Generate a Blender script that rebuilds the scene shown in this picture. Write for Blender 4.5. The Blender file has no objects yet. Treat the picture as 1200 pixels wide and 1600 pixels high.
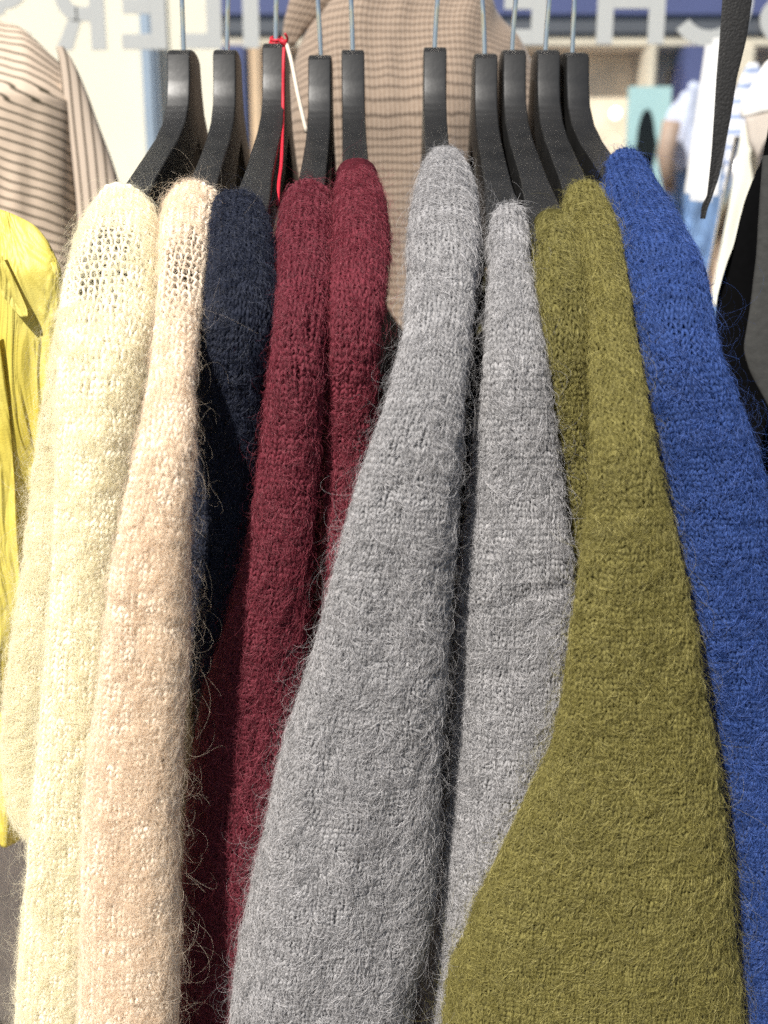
import bpy, bmesh, math
import numpy as np
from mathutils import Vector

rng = np.random.default_rng(7)
R = math.radians
scene = bpy.context.scene

# ------------------------------------------------------------------ camera
PITCH = R(14.0)
FPX = 1618.0                      # focal length in photograph pixels (1200 px wide)
CAMZ = 1.45
cam_d = bpy.data.cameras.new('camera')
cam = bpy.data.objects.new('camera', cam_d)
scene.collection.objects.link(cam)
cam.location = (0, 0, CAMZ)
cam.rotation_euler = (math.pi / 2 - PITCH, 0, 0)
cam_d.sensor_fit = 'HORIZONTAL'
cam_d.sensor_width = 26.0
cam_d.lens = 26.0 * FPX / 1200.0
cam_d.clip_start = 0.02
cam_d.clip_end = 200
cam_d.dof.use_dof = True
cam_d.dof.focus_distance = 0.40
cam_d.dof.aperture_fstop = 10.0
scene.camera = cam

# ------------------------------------------------------------------ light
SUN_ELEV, SUN_AZ = R(50), R(34)   # azimuth: to the left of straight behind the camera
world = bpy.data.worlds.new('World')
scene.world = world
world.use_nodes = True
wn = world.node_tree
sky = wn.nodes.new('ShaderNodeTexSky')
sky.sky_type = 'NISHITA'
sky.sun_disc = False
sky.sun_elevation = SUN_ELEV
sky.sun_rotation = math.pi + SUN_AZ
wn.links.new(sky.outputs[0], wn.nodes['Background'].inputs[0])
wn.nodes['Background'].inputs[1].default_value = 0.05
sun_d = bpy.data.lights.new('sun', 'SUN')
sun_d.energy = 4.8
sun_d.angle = R(0.6)
sun_d.color = (1.0, 0.955, 0.885)
sun = bpy.data.objects.new('sun', sun_d)
scene.collection.objects.link(sun)
to_sun = Vector((-math.sin(SUN_AZ) * math.cos(SUN_ELEV), -math.cos(SUN_AZ) * math.cos(SUN_ELEV), math.sin(SUN_ELEV)))
sun.rotation_euler = to_sun.to_track_quat('Z', 'Y').to_euler()
sun.location = (-2, -3, 4)

scene.view_settings.view_transform = 'Standard'
scene.view_settings.look = 'None'
scene.view_settings.gamma = 1
scene.view_settings.exposure = 0.72
scene.render.engine = 'CYCLES'
scene.cycles.use_denoising = False
scene.cycles.max_bounces = 6
scene.cycles.diffuse_bounces = 4
scene.cycles.transparent_max_bounces = 12
scene.cycles.sample_clamp_indirect = 3.0
scene.cycles.caustics_reflective = False
scene.cycles.caustics_refractive = False
scene.cycles_curves.shape = 'RIBBONS'
scene.cycles_curves.subdivisions = 2

# ------------------------------------------------------------------ helpers
CP, SP = math.cos(PITCH), math.sin(PITCH)


def pix(x, y, Y):
    """photograph pixel + horizontal distance -> world point"""
    dx, dy = (x - 600) / FPX, (800 - y) / FPX
    d = np.array([dx, CP + dy * SP, -SP + dy * CP])
    p = d * (Y / d[1])
    p[2] += CAMZ
    return p


def dist_at(y, Y):
    """distance along the optical axis of a point seen on row y at horizontal distance Y"""
    return Y / (CP + (800 - y) / FPX * SP)


def row_of(Y, z):
    """photograph row of a point (z relative to the camera)"""
    fwd = Y * CP - z * SP
    up = Y * SP + z * CP
    return 800 - FPX * up / fwd


def link(o, parent=None):
    scene.collection.objects.link(o)
    if parent is not None:
        o.parent = parent
    return o


def empty(name, loc, label=None, cat=None, group=None):
    o = bpy.data.objects.new(name, None)
    o.location = loc
    o.empty_display_size = 0.05
    link(o)
    tag(o, label, cat, group)
    return o


def tag(o, label=None, cat=None, group=None, kind=None):
    if label: o['label'] = label
    if cat: o['category'] = cat
    if group: o['group'] = group
    if kind: o['kind'] = kind
    return o


def mesh_obj(name, verts, faces, mat, parent=None, uvs=None, smooth=True):
    """verts in world space; the parent's location is taken off"""
    verts = np.asarray(verts, dtype=np.float64)
    if parent is not None:
        off = np.zeros(3)
        p = parent
        while p is not None:
            off += np.array(p.location)
            p = p.parent
        verts = verts - off
    me = bpy.data.meshes.new(name)
    me.from_pydata(verts.tolist(), [], [list(map(int, f)) for f in faces])
    if uvs is not None:
        ul = me.uv_layers.new(name='UVMap')
        idx = np.empty(len(me.loops), dtype=np.int32)
        me.loops.foreach_get('vertex_index', idx)
        ul.data.foreach_set('uv', np.asarray(uvs, dtype=np.float32)[idx].ravel())
    me.materials.append(mat)
    if smooth:
        me.polygons.foreach_set('use_smooth', np.ones(len(me.polygons), dtype=bool))
    me.update()
    return link(bpy.data.objects.new(name, me), parent)


def bm_obj(name, bm, mat, parent=None, smooth=False):
    bmesh.ops.recalc_face_normals(bm, faces=bm.faces)
    me = bpy.data.meshes.new(name)
    if parent is not None:
        off = Vector((0, 0, 0))
        p = parent
        while p is not None:
            off += p.location
            p = p.parent
        bmesh.ops.translate(bm, vec=-off, verts=bm.verts)
    bm.to_mesh(me)
    bm.free()
    me.materials.append(mat)
    for p in me.polygons:
        p.use_smooth = smooth
    return link(bpy.data.objects.new(name, me), parent)


def box(bm, lo, hi):
    vs = [bm.verts.new((x, y, z)) for z in (lo[2], hi[2]) for y in (lo[1], hi[1]) for x in (lo[0], hi[0])]
    for f in ((0, 2, 3, 1), (4, 5, 7, 6), (0, 1, 5, 4), (2, 6, 7, 3), (0, 4, 6, 2), (1, 3, 7, 5)):
        bm.faces.new([vs[i] for i in f])


def box_obj(name, lo, hi, mat, parent=None, bevel=0.0):
    bm = bmesh.new()
    box(bm, lo, hi)
    if bevel > 0:
        bmesh.ops.bevel(bm, geom=bm.edges[:], offset=bevel, segments=2, affect='EDGES')
    return bm_obj(name, bm, mat, parent)


def tube(name, pts, radii, mat, parent=None, sides=10, closed_ends=True):
    pts = np.asarray(pts, float)
    n = len(pts)
    radii = np.broadcast_to(np.asarray(radii, float), (n,))
    T = np.gradient(pts, axis=0)
    T /= np.linalg.norm(T, axis=1)[:, None]
    ref = np.array([0.0, 1, 0]) if abs(T[0][1]) < 0.9 else np.array([1.0, 0, 0])
    V, F = [], []
    A = np.cross(T[0], ref); A /= np.linalg.norm(A)
    for i in range(n):
        A = A - T[i] * np.dot(A, T[i]); A /= np.linalg.norm(A)
        B = np.cross(T[i], A)
        for k in range(sides):
            t = 2 * math.pi * k / sides
            V.append(pts[i] + radii[i] * (math.cos(t) * A + math.sin(t) * B))
    for i in range(n - 1):
        for k in range(sides):
            a, b = i * sides + k, i * sides + (k + 1) % sides
            F.append((a, b, b + sides, a + sides))
    if closed_ends:
        F.append(tuple(range(sides - 1, -1, -1)))
        F.append(tuple(range((n - 1) * sides, n * sides)))
    return mesh_obj(name, V, F, mat, parent)


def spline(pts, n):
    """Catmull-Rom through points"""
    P = np.asarray(pts, float)
    P = np.vstack([2 * P[0] - P[1], P, 2 * P[-1] - P[-2]])
    m = len(P) - 3
    out = []
    for t in np.linspace(0, m - 1e-9, n):
        i = int(t); u = t - i
        p0, p1, p2, p3 = P[i:i + 4]
        out.append(0.5 * (2 * p1 + (p2 - p0) * u + (2 * p0 - 5 * p1 + 4 * p2 - p3) * u * u + (3 * p1 - p0 - 3 * p2 + p3) * u ** 3))
    return np.array(out)


def smooth1(a, k):
    a = np.asarray(a, float)
    if k < 1:
        return a
    ker = np.hanning(2 * k + 3)[1:-1]; ker /= ker.sum()
    pad = np.pad(a, (k, k), mode='reflect', reflect_type='odd')
    return np.convolve(pad, ker, 'valid')


def vnoise(x, y, seed):
    """smooth 2D value noise, vectorised, in -1..1"""
    r = np.random.default_rng(seed)
    tab = r.uniform(-1, 1, (64, 64))
    xi, yi = np.floor(x).astype(int), np.floor(y).astype(int)
    fx, fy = x - xi, y - yi
    fx = fx * fx * (3 - 2 * fx); fy = fy * fy * (3 - 2 * fy)
    g = lambda a, b: tab[a % 64, b % 64]
    return ((g(xi, yi) * (1 - fx) + g(xi + 1, yi) * fx) * (1 - fy) + (g(xi, yi + 1) * (1 - fx) + g(xi + 1, yi + 1) * fx) * fy)


# ------------------------------------------------------------------ materials
def new_mat(name):
    m = bpy.data.materials.new(name)
    m.use_nodes = True
    nt = m.node_tree
    return m, nt, nt.nodes['Principled BSDF']


def N(nt, typ, **kw):
    n = nt.nodes.new(typ)
    for k, v in kw.items():
        setattr(n, k, v)
    return n


def ramp(nt, fac, stops):
    r = N(nt, 'ShaderNodeValToRGB')
    el = r.color_ramp.elements
    while len(el) < len(stops):
        el.new(0.5)
    for e, (p, c) in zip(el, stops):
        e.position = p
        e.color = (c[0], c[1], c[2], 1)
    nt.links.new(fac, r.inputs[0])
    return r.outputs[0]


def plain(name, col, rough=0.6, metallic=0.0, noise=0.12, scale=30.0, bump=0.0, spec=0.5):
    m, nt, b = new_mat(name)
    tc = N(nt, 'ShaderNodeTexCoord')
    nz = N(nt, 'ShaderNodeTexNoise')
    nz.inputs['Scale'].default_value = scale
    nz.inputs['Detail'].default_value = 6
    nt.links.new(tc.outputs['Object'], nz.inputs['Vector'])
    c0 = [max(0, c * (1 - noise)) for c in col]
    c1 = [min(1, c * (1 + noise)) for c in col]
    nt.links.new(ramp(nt, nz.outputs[0], [(0.3, c0), (0.7, c1)]), b.inputs['Base Color'])
    b.inputs['Roughness'].default_value = rough
    b.inputs['Metallic'].default_value = metallic
    b.inputs['Specular IOR Level'].default_value = spec
    if bump > 0:
        bp = N(nt, 'ShaderNodeBump')
        bp.inputs['Strength'].default_value = bump
        bp.inputs['Distance'].default_value = 0.001
        nt.links.new(nz.outputs[0], bp.inputs['Height'])
        nt.links.new(bp.outputs[0], b.inputs['Normal'])
    return m


def wool_base(name, col):
    """the matted fibres between the stitches"""
    m, nt, b = new_mat(name)
    tc = N(nt, 'ShaderNodeTexCoord')
    nz = N(nt, 'ShaderNodeTexNoise')
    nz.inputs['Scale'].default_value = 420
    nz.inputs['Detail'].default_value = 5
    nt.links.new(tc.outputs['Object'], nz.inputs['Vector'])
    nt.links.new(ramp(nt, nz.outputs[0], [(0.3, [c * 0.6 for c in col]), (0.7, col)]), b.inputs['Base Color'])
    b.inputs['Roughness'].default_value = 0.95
    b.inputs['Specular IOR Level'].default_value = 0.1
    bp = N(nt, 'ShaderNodeBump')
    bp.inputs['Strength'].default_value = 0.8
    bp.inputs['Distance'].default_value = 0.0012
    nt.links.new(nz.outputs[0], bp.inputs['Height'])
    nt.links.new(bp.outputs[0], b.inputs['Normal'])
    return m


def wool_fibre(name, stops, rough=0.45, trans=0.25):
    m, nt, b = new_mat(name)
    hi = N(nt, 'ShaderNodeHairInfo')
    col = ramp(nt, hi.outputs['Random'], stops)
    nt.links.new(col, b.inputs['Base Color'])
    b.inputs['Roughness'].default_value = rough
    b.inputs['Specular IOR Level'].default_value = 0.35
    tr = N(nt, 'ShaderNodeBsdfTranslucent')
    nt.links.new(col, tr.inputs['Color'])
    mix = N(nt, 'ShaderNodeMixShader')
    mix.inputs[0].default_value = trans
    nt.links.new(b.outputs[0], mix.inputs[1])
    nt.links.new(tr.outputs[0], mix.inputs[2])
    nt.links.new(mix.outputs[0], nt.nodes['Material Output'].inputs['Surface'])
    return m


def curves_obj(name, P, radii, mat, parent):
    """P: (curves, points, 3) in world space"""
    nc, npt, _ = P.shape
    off = np.zeros(3)
    p = parent
    while p is not None:
        off += np.array(p.location)
        p = p.parent
    hc = bpy.data.hair_curves.new(name)
    hc.add_curves([npt] * nc)
    hc.attributes['position'].data.foreach_set('vector', (P - off).astype(np.float32).ravel())
    ra = hc.attributes.get('radius') or hc.attributes.new('radius', 'FLOAT', 'POINT')
    ra.data.foreach_set('value', np.broadcast_to(radii, (nc, npt)).astype(np.float32).ravel())
    hc.materials.append(mat)
    return link(bpy.data.objects.new(name, hc), parent)


# ------------------------------------------------------------------ lofted cloth
class Loft:
    """A cloth tube. rows: (row, left, right) in photograph pixels; depth(row) gives the distance of its front.
    Sampled uniformly by arc in each ring: grid P[ring, k], k = -K..K around, 0 = front middle."""
    K = 48

    def __init__(self, rows, depth, flat=0.6, bmax=0.04, step=4.0, seed=0, relief=0.0015, rim=True, smooth=8, cap=True, wave=0.0, wavek=9.0, dsmooth=None, seams=(), pleat=0.0, shrink=0.0, round_top=None):
        rows = np.asarray(rows, float)
        ys = np.arange(rows[0, 0], rows[-1, 0] + 1e-6, step)
        xl = smooth1(np.interp(ys, rows[:, 0], rows[:, 1]), smooth)
        xr = smooth1(np.interp(ys, rows[:, 0], rows[:, 2]), smooth)
        Yd = smooth1(np.array([depth(y) for y in ys]), dsmooth or smooth)
        S = np.array([pix((l + r) / 2, y, d) for l, r, y, d in zip(xl, xr, ys, Yd)])
        a = np.array([(r - l) / 2 * dist_at(y, d) / FPX for l, r, y, d in zip(xl, xr, ys, Yd)])
        if round_top:      # nearly round over the shoulder, flattened further down
            tt = np.clip((ys - 450) / 550, 0, 1)
            flat = round_top + (flat - round_top) * tt * tt * (3 - 2 * tt)
        b = np.minimum(a * flat, bmax)
        XL = np.array([pix(l, y, d + 0.9 * bb)[0] for l, y, d, bb in zip(xl, ys, Yd, b)])
        XR = np.array([pix(r, y, d + 0.9 * bb)[0] for r, y, d, bb in zip(xr, ys, Yd, b)])
        S[:, 0] = (XL + XR) / 2
        a = (XR - XL) / 2 - shrink * np.interp(ys, [260, 520], [0.35, 1.0])          # room for the stitches and the nap
        b = np.minimum(a * flat, bmax)
        T = np.gradient(S, axis=0)
        T[:, 0] *= 0.3
        T /= np.linalg.norm(T, axis=1)[:, None]
        X = np.array([1.0, 0, 0]) - T * T[:, :1]
        X /= np.linalg.norm(X, axis=1)[:, None]
        Nn = np.cross(T, X)
        Nn[Nn[:, 1] > 0] *= -1
        C = S - Nn * b[:, None]
        if rim:   # the edge rolls inward round the hanger arm
            C = np.vstack([C[0] + T[0] * 0.010, C[0] + T[0] * 0.0035, C[0] - T[0] * 0.0002, C])
            a = np.r_[a[0] * 0.62, a[0] * 0.74, a[0] * 0.93, a]; b = np.r_[b[0] * 0.62, b[0] * 0.74, b[0] * 0.93, b]
            X = np.vstack([X[:1]] * 3 + [X]); Nn = np.vstack([Nn[:1]] * 3 + [Nn]); T = np.vstack([T[:1]] * 3 + [T])
            ys = np.r_[ys[0] - 3 * step, ys[0] - 2 * step, ys[0] - step, ys]
        self.ys = ys
        n = len(ys)
        th = np.linspace(-math.pi, math.pi, 241)
        K = self.K
        P = np.empty((n, 2 * K + 1, 3))
        vl = np.r_[0, np.cumsum(np.linalg.norm(np.diff(C, axis=0), axis=1))]
        self.v = vl
        for i in range(n):
            e = 0.88
            sx = np.sign(np.sin(th)) * np.abs(np.sin(th)) ** e
            cx = np.sign(np.cos(th)) * np.abs(np.cos(th)) ** e
            ring = C[i] + a[i] * sx[:, None] * X[i] + b[i] * cx[:, None] * Nn[i]
            arc = np.r_[0, np.cumsum(np.linalg.norm(np.diff(ring, axis=0), axis=1))]
            mid = np.interp(0.0, th, arc)
            q = np.r_[np.linspace(0, mid, K + 1)[:-1], np.linspace(mid, arc[-1], K + 1)]
            P[i] = np.stack([np.interp(q, arc, ring[:, j]) for j in range(3)], axis=1)
        circ = np.linalg.norm(np.diff(P, axis=1), axis=2).sum(1)
        self.half = circ / 2
        self.P = P
        self._normals()
        # soft unevenness of hanging knit
        qq = np.linspace(-1, 1, 2 * K + 1)
        su = qq[None, :] * self.half[:, None]
        sv = np.repeat(vl[:, None], 2 * K + 1, 1)
        d = relief * (vnoise(su * 50 + 11, sv * 11 + su * 10 + 3, seed) + 0.5 * vnoise(su * 110, sv * 24 + 7, seed + 1))
        if wave:
            d = d + wave * np.sin(su * wavek * 20 + 2.2 * vnoise(su * 20 + 5, sv * 9, seed + 2) + sv * 6) * np.clip(sv * 10, 0, 1)
        if pleat:
            d = d + pleat * (1 - 2 * np.abs(np.sin(su * wavek * 10 + 1.6 * vnoise(su * 14 + 5, sv * 7, seed + 2) + sv * 3))) * np.clip(sv * 8, 0, 1)
        for y0, slope, dep in seams:
            dy = (self.ys[:, None] - y0 - slope * qq[None, :] - 8 * vnoise(qq[None, :] * 9 + 40, self.ys[:, None] * 0 + y0, seed + 9))
            d = d - dep * np.exp(-(dy / 9) ** 2) + dep * 0.7 * np.exp(-((dy + 20) / 12) ** 2)
        d *= np.clip((1 - np.abs(qq)) * 8, 0, 1)[None, :]
        self.P = P + self.Nm * d[:, :, None]
        self._normals()
        self.cap = cap

    def _normals(self):
        dv = np.gradient(self.P, axis=0)
        du = np.gradient(self.P, axis=1)
        n = np.cross(dv, du)
        n /= np.linalg.norm(n, axis=2)[:, :, None] + 1e-12
        cen = self.P.mean(axis=1, keepdims=True)
        s = np.sign((n * (self.P - cen)).sum(2).mean())
        self.Nm = n * s
        self.Tv = dv / (np.linalg.norm(dv, axis=2)[:, :, None] + 1e-12)
        self.Tu = du / (np.linalg.norm(du, axis=2)[:, :, None] + 1e-12)

    def at(self, A, ri, q):
        """bilinear sample of grid A at ring index ri (float) and q in -1..1"""
        K = self.K
        ri = np.clip(ri, 0, len(self.ys) - 1.001); qi = np.clip((q + 1) * K, 0, 2 * K - 0.001)
        i, k = ri.astype(int), qi.astype(int)
        fi, fk = (ri - i)[..., None], (qi - k)[..., None]
        return (A[i, k] * (1 - fi) + A[i + 1, k] * fi) * (1 - fk) + (A[i, k + 1] * (1 - fi) + A[i + 1, k + 1] * fi) * fk

    def mesh(self, name, mat, parent, inset=0.0, skip=None, stride=1):
        K = self.K
        P = self.P - self.Nm * inset
        P = P[::stride]
        n = len(P)
        W = 2 * K
        V = P[:, :W].reshape(-1, 3)
        qq = np.linspace(-1, 1, 2 * K + 1)[:W]
        uv = np.stack([(qq[None, :] * self.half[::stride, None]), np.repeat(self.v[::stride, None], W, 1)], axis=2).reshape(-1, 2)
        ysr = self.ys[::stride]
        F = []
        for i in range(n - 1):
            for k in range(W):
                if skip is not None and skip(ysr[i], qq[k]):
                    continue
                a, b = i * W + k, i * W + (k + 1) % W
                F.append((a, b, b + W, a + W))
        if self.cap:
            F.append(tuple(range((n - 1) * W, n * W)))
        return mesh_obj(name, V, F, mat, parent, uvs=uv)

    # ---- knit courses: each course is one looping yarn
    def yarn(self, name, mat, parent, wale=0.0027, course=0.0021, rad=0.00062, ymax=1690, qmax=0.56, seed=1, lift=0.0, wob=0.30, openz=None):
        r = np.random.default_rng(seed)
        i_end = np.searchsorted(self.ys, ymax)
        vs = [self.v[1] + 0.001]
        while vs[-1] < self.v[min(i_end, len(self.v) - 1)]:
            yy = np.interp(vs[-1], self.v, self.ys)
            vs.append(vs[-1] + course * (1 + (0.45 * float(openz(yy, openz.q0)) if openz else 0)))
        vs = np.array(vs)
        rings = np.interp(vs, self.v, np.arange(len(self.v)))
        per = 8
        allP, allR, sizes = [], [], []
        for j, (v, ri) in enumerate(zip(vs, rings)):
            h = np.interp(v, self.v, self.half)
            m = int(qmax * h / wale)
            if m < 2: continue
            t = np.linspace(-m, m, 2 * m * per + 1)
            ph = 2 * math.pi * t
            s = t * wale + 0.22 * wale * np.sin(2 * ph)
            dv = 0.78 * course * np.cos(ph)
            # irregular hand
            kk = np.floor(t + 0.5).astype(int)
            nx = vnoise(t * 0.9 + 31, np.full_like(t, j * 0.9), seed)
            ny = vnoise(t * 0.9 + 3, np.full_like(t, j * 0.9 + 17), seed + 5)
            s = s + wale * wob * nx
            dv = dv + course * wob * ny
            hz = rad * 0.9 * (-np.cos(2 * ph)) + lift + rad * 0.5 * ny
            rr = np.interp(v + dv, self.v, np.arange(len(self.v)))
            q = s / h
            p = self.at(self.P, rr, q) + self.at(self.Nm, rr, q) * hz[:, None]
            allP.append(p)
            ow = openz(np.interp(v, self.v, self.ys), q) if openz else 0.0
            allR.append(rad * (1 + 0.35 * nx) * (1 - 0.35 * ow))
            sizes.append(len(p))
        off = np.zeros(3)
        o = parent
        while o is not None:
            off += np.array(o.location); o = o.parent
        hc = bpy.data.hair_curves.new(name)
        hc.add_curves(sizes)
        hc.attributes['position'].data.foreach_set('vector', (np.vstack(allP) - off).astype(np.float32).ravel())
        ra = hc.attributes.get('radius') or hc.attributes.new('radius', 'FLOAT', 'POINT')
        ra.data.foreach_set('value', np.concatenate(allR).astype(np.float32))
        hc.materials.append(mat)
        return tag(link(bpy.data.objects.new(name, hc), parent), kind='stuff')

    def roots(self, n, r, ymin, ymax, qmax):
        i0, i1 = np.searchsorted(self.ys, ymin), min(np.searchsorted(self.ys, ymax), len(self.ys) - 2)
        idx = np.arange(i0, i1)
        w = self.half[idx] * np.gradient(self.v)[idx]
        ri = r.choice(idx, size=2 * n, p=w / w.sum()) + r.random(2 * n)
        q = r.uniform(-qmax, qmax, 2 * n)
        su = q * np.interp(ri, np.arange(len(self.half)), self.half); sv = np.interp(ri, np.arange(len(self.v)), self.v)
        c = 0.5 + 0.6 * vnoise(su * 330 + 9, sv * 300, 4) + 0.08 * vnoise(su * 90 + 9, sv * 60, 5)
        keep = np.argsort(-(c + r.uniform(0, 1.6, 2 * n)))[:n]
        r.shuffle(keep)
        ri, q = ri[keep], q[keep]
        return ri, q

    def fuzz(self, name, mat, parent, n_short=40000, n_long=1500, ymax=1680, qmax=0.57, length=0.0050, rad=0.000055, seed=3, lift=1.0, spread=1.0, n_edge=0, openz=None):
        r = np.random.default_rng(seed)
        out = []
        for n, L0, npt, lf, curl, rd, edge in ((n_short, length, 4, 0.42 * lift, 1.2, rad, False), (n_long, length * 2.9, 7, 0.7 * lift, 2.4, rad * 0.5, False),
                                               (n_edge, length * 3.8, 8, 1.0 * lift, 3.2, rad * 0.36, True)):
            if n == 0: continue
            ri, q = self.roots(n, r, self.ys[0], ymax, qmax)
            if openz:
                k_ = r.random(len(q)) > 0.5 * openz(np.interp(ri, np.arange(len(self.ys)), self.ys), q)
                ri, q = ri[k_], q[k_]; n = len(q)
            if edge:
                q = np.where(r.random(n) < 0.5, -1, 1) * r.uniform(0.36, 0.6, n)
            p0 = self.at(self.P, ri, q); nm = self.at(self.Nm, ri, q); tv = self.at(self.Tv, ri, q); tu = self.at(self.Tu, ri, q)
            L = L0 * r.lognormal(0, 0.35, n)
            su = q * np.interp(ri, np.arange(len(self.half)), self.half); sv = np.interp(ri, np.arange(len(self.v)), self.v)
            if npt == 4:      # neighbouring fibres lie together in small tufts
                phi = 1.25 * vnoise(su * 360 + 50, sv * 300, seed + 20) + 0.5 * vnoise(su * 60 + 50, sv * 40, seed + 23) + r.normal(0, 0.38, n)
                lift_k = np.abs(lf * (1 + 0.9 * vnoise(su * 330 + 5, sv * 330, seed + 21)) + r.normal(0, 0.1, n))
                L = L * (1 + 0.35 * vnoise(su * 250 + 5, sv * 250, seed + 22))
            else:
                phi = r.normal(0, 0.8 * spread, n)
                lift_k = np.abs(r.normal(lf, lf * 0.5, n))
            kap = r.normal(0, curl, n)
            P = np.empty((n, npt, 3))
            P[:, 0] = p0 + nm * (r.random(n) * 0.0012)[:, None]
            seg = L / (npt - 1)
            for k in range(1, npt):
                u = (k - 0.5) / (npt - 1)
                a = phi + kap * u
                up = lift_k * np.cos(u * 2.6 + 0.2 * kap)       # leaves the cloth, then falls back on it
                d = tv * np.cos(a)[:, None] + tu * np.sin(a)[:, None] + nm * up[:, None]
                d /= np.linalg.norm(d, axis=1)[:, None]
                P[:, k] = P[:, k - 1] + d * seg[:, None]
            out.append((P, rd * np.linspace(1, 0.45, npt)[None, :] * r.uniform(0.7, 1.3, n)[:, None], npt))
        off = np.zeros(3)
        o = parent
        while o is not None:
            off += np.array(o.location); o = o.parent
        sizes = []
        for P, _, npt in out: sizes += [npt] * len(P)
        hc = bpy.data.hair_curves.new(name)
        hc.add_curves(sizes)
        hc.attributes['position'].data.foreach_set('vector', np.concatenate([(P - off).reshape(-1, 3) for P, _, _ in out]).astype(np.float32).ravel())
        ra = hc.attributes.get('radius') or hc.attributes.new('radius', 'FLOAT', 'POINT')
        ra.data.foreach_set('value', np.concatenate([q.ravel() for _, q, _ in out]).astype(np.float32))
        hc.materials.append(mat)
        return tag(link(bpy.data.objects.new(name, hc), parent), kind='stuff')


# ------------------------------------------------------------------ hanger geometry (shared by cloth paths)
HY = 0.56                                   # distance of the hooks
ARM_TOP = [(-0.0145, -0.004), (-0.0165, -0.016), (-0.021, -0.027), (-0.032, -0.0370), (-0.050, -0.0465), (-0.075, -0.0565), (-0.105, -0.0685), (-0.135, -0.0808), (-0.155, -0.0890), (-0.171, -0.0960)]
ARM_BOT = [(-0.174, -0.102), (-0.169, -0.108), (-0.145, -0.1015), (-0.11, -0.093), (-0.06, -0.077), (-0.03, -0.064), (-0.012, -0.050), (0, -0.043)]


def cloth_path(z_top, push=0.0, drop=0.0):
    """front surface of a sweater: over the arm, then hanging; returns depth(row)"""
    pts = [(HY + y, z_top + z + 0.005) for y, z in ARM_TOP[2:]]
    hang = [(-0.184, -0.1035), (-0.197, -0.1150), (-0.210, -0.133), (-0.221, -0.158), (-0.226, -0.195), (-0.229, -0.25), (-0.231, -0.33), (-0.232, -0.45), (-0.232, -0.62)]
    pts += [(HY + y, z_top + z) for y, z in hang]
    pts = np.array(pts)
    rows = np.array([row_of(Y, z - CAMZ) for Y, z in pts])
    o = np.argsort(rows)

    def f(y):
        t = min(max((y - 420) / 330, 0), 1)
        t = t * t * (3 - 2 * t)
        return float(np.interp(y, rows[o], pts[o, 0])) + push * t
    return f


exec_after = []

# ------------------------------------------------------------------ the setting behind: pavement, street, house fronts
m_floor = plain('floor_tan', (0.27, 0.20, 0.15), 0.6, noise=0.15, scale=6)
m_cream = plain('render_cream', (0.82, 0.74, 0.61), 0.9, noise=0.04, scale=2)
m_slate = plain('slate_blue', (0.30, 0.36, 0.46), 0.5, noise=0.1, scale=3)
m_navy_paint = plain('navy_paint', (0.075, 0.085, 0.21), 0.45, noise=0.08, scale=3)
m_dark_band = plain('dark_band', (0.085, 0.085, 0.10), 0.5, noise=0.1, scale=3)
m_stone = plain('pale_stone', (0.62, 0.54, 0.44), 0.85, noise=0.1, scale=5)
m_peach = plain('peach_stone', (0.66, 0.46, 0.30), 0.85, noise=0.1, scale=5)
m_inner = plain('shop_inner', (0.72, 0.60, 0.47), 0.8, noise=0.3, scale=5)
m_teal = plain('teal_poster', (0.38, 0.56, 0.58), 0.5, noise=0.12, scale=4)
m_whitep = plain('white_board', (0.80, 0.80, 0.78), 0.6, noise=0.03, scale=4)
m_asphalt = plain('street_paving', (0.50, 0.39, 0.33), 0.9, noise=0.2, scale=30)

box_obj('floor', (-2.5, -0.6, -0.1), (2.5, 1.62, 0.0), m_floor)['kind'] = 'structure'
box_obj('street', (-14, 1.62, -0.25), (14, 14, -0.12), m_asphalt)['kind'] = 'structure'

FY = 5.0


def wx(x, Y): return (x - 600) / FPX * dist_at(100, Y)
def wz(y, Y): return pix(600, y, Y)[2]


# cream house on the left
h = empty('cream_house', (-3.2, FY, -0.12), 'cream rendered house front across the street behind the striped top', 'house')
box_obj('wall', (-7.0, FY, -0.12), (wx(345, FY), FY + 1.5, 5.0), m_cream, h)
box_obj('downpipe', (wx(226, FY), FY - 0.09, -0.12), (wx(250, FY), FY - 0.01, 5.0), m_slate, h, 0.02)
box_obj('plinth', (-7.0, FY - 0.05, -0.12), (wx(345, FY), FY - 0.003, 0.5), m_stone, h)
# navy shop front from the left middle to the right
h = empty('navy_shopfront', (0.8, FY, -0.12), 'navy blue shop front with stone pillars across the street at right', 'shop front')
x0 = wx(345, FY) + 0.01
box_obj('back_wall', (x0, FY + 0.13, -0.12), (6.0, FY + 1.5, 5.0), m_inner, h)
box_obj('sign_board', (x0, FY - 0.03, wz(28, FY)), (6.0, FY + 0.1, wz(28, FY) + 0.6), m_navy_paint, h, 0.01)
box_obj('awning_box', (x0, FY - 0.02, wz(56, FY)), (6.0, FY + 0.1, wz(28, FY) - 0.004), m_dark_band, h, 0.01)
box_obj('lintel', (x0, FY - 0.01, wz(75, FY)), (6.0, FY + 0.1, wz(56, FY) - 0.004), m_stone, h, 0.01)
for a, b, mm in ((346, 388, m_navy_paint), (390, 412, m_peach), (1000, 1018, m_stone), (1056, 1098, m_navy_paint), (1140, 1168, m_stone), (1230, 1260, m_navy_paint)):
    box_obj('pillar', (wx(a, FY) + 0.012, FY - 0.10, -0.12), (wx(b, FY), FY + 0.12, wz(75, FY) - 0.004), mm, h, 0.01)
box_obj('stall_riser', (wx(860, FY), FY - 0.04, -0.12), (6.0, FY + 0.09, wz(330, FY)), m_slate, h, 0.01)

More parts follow.
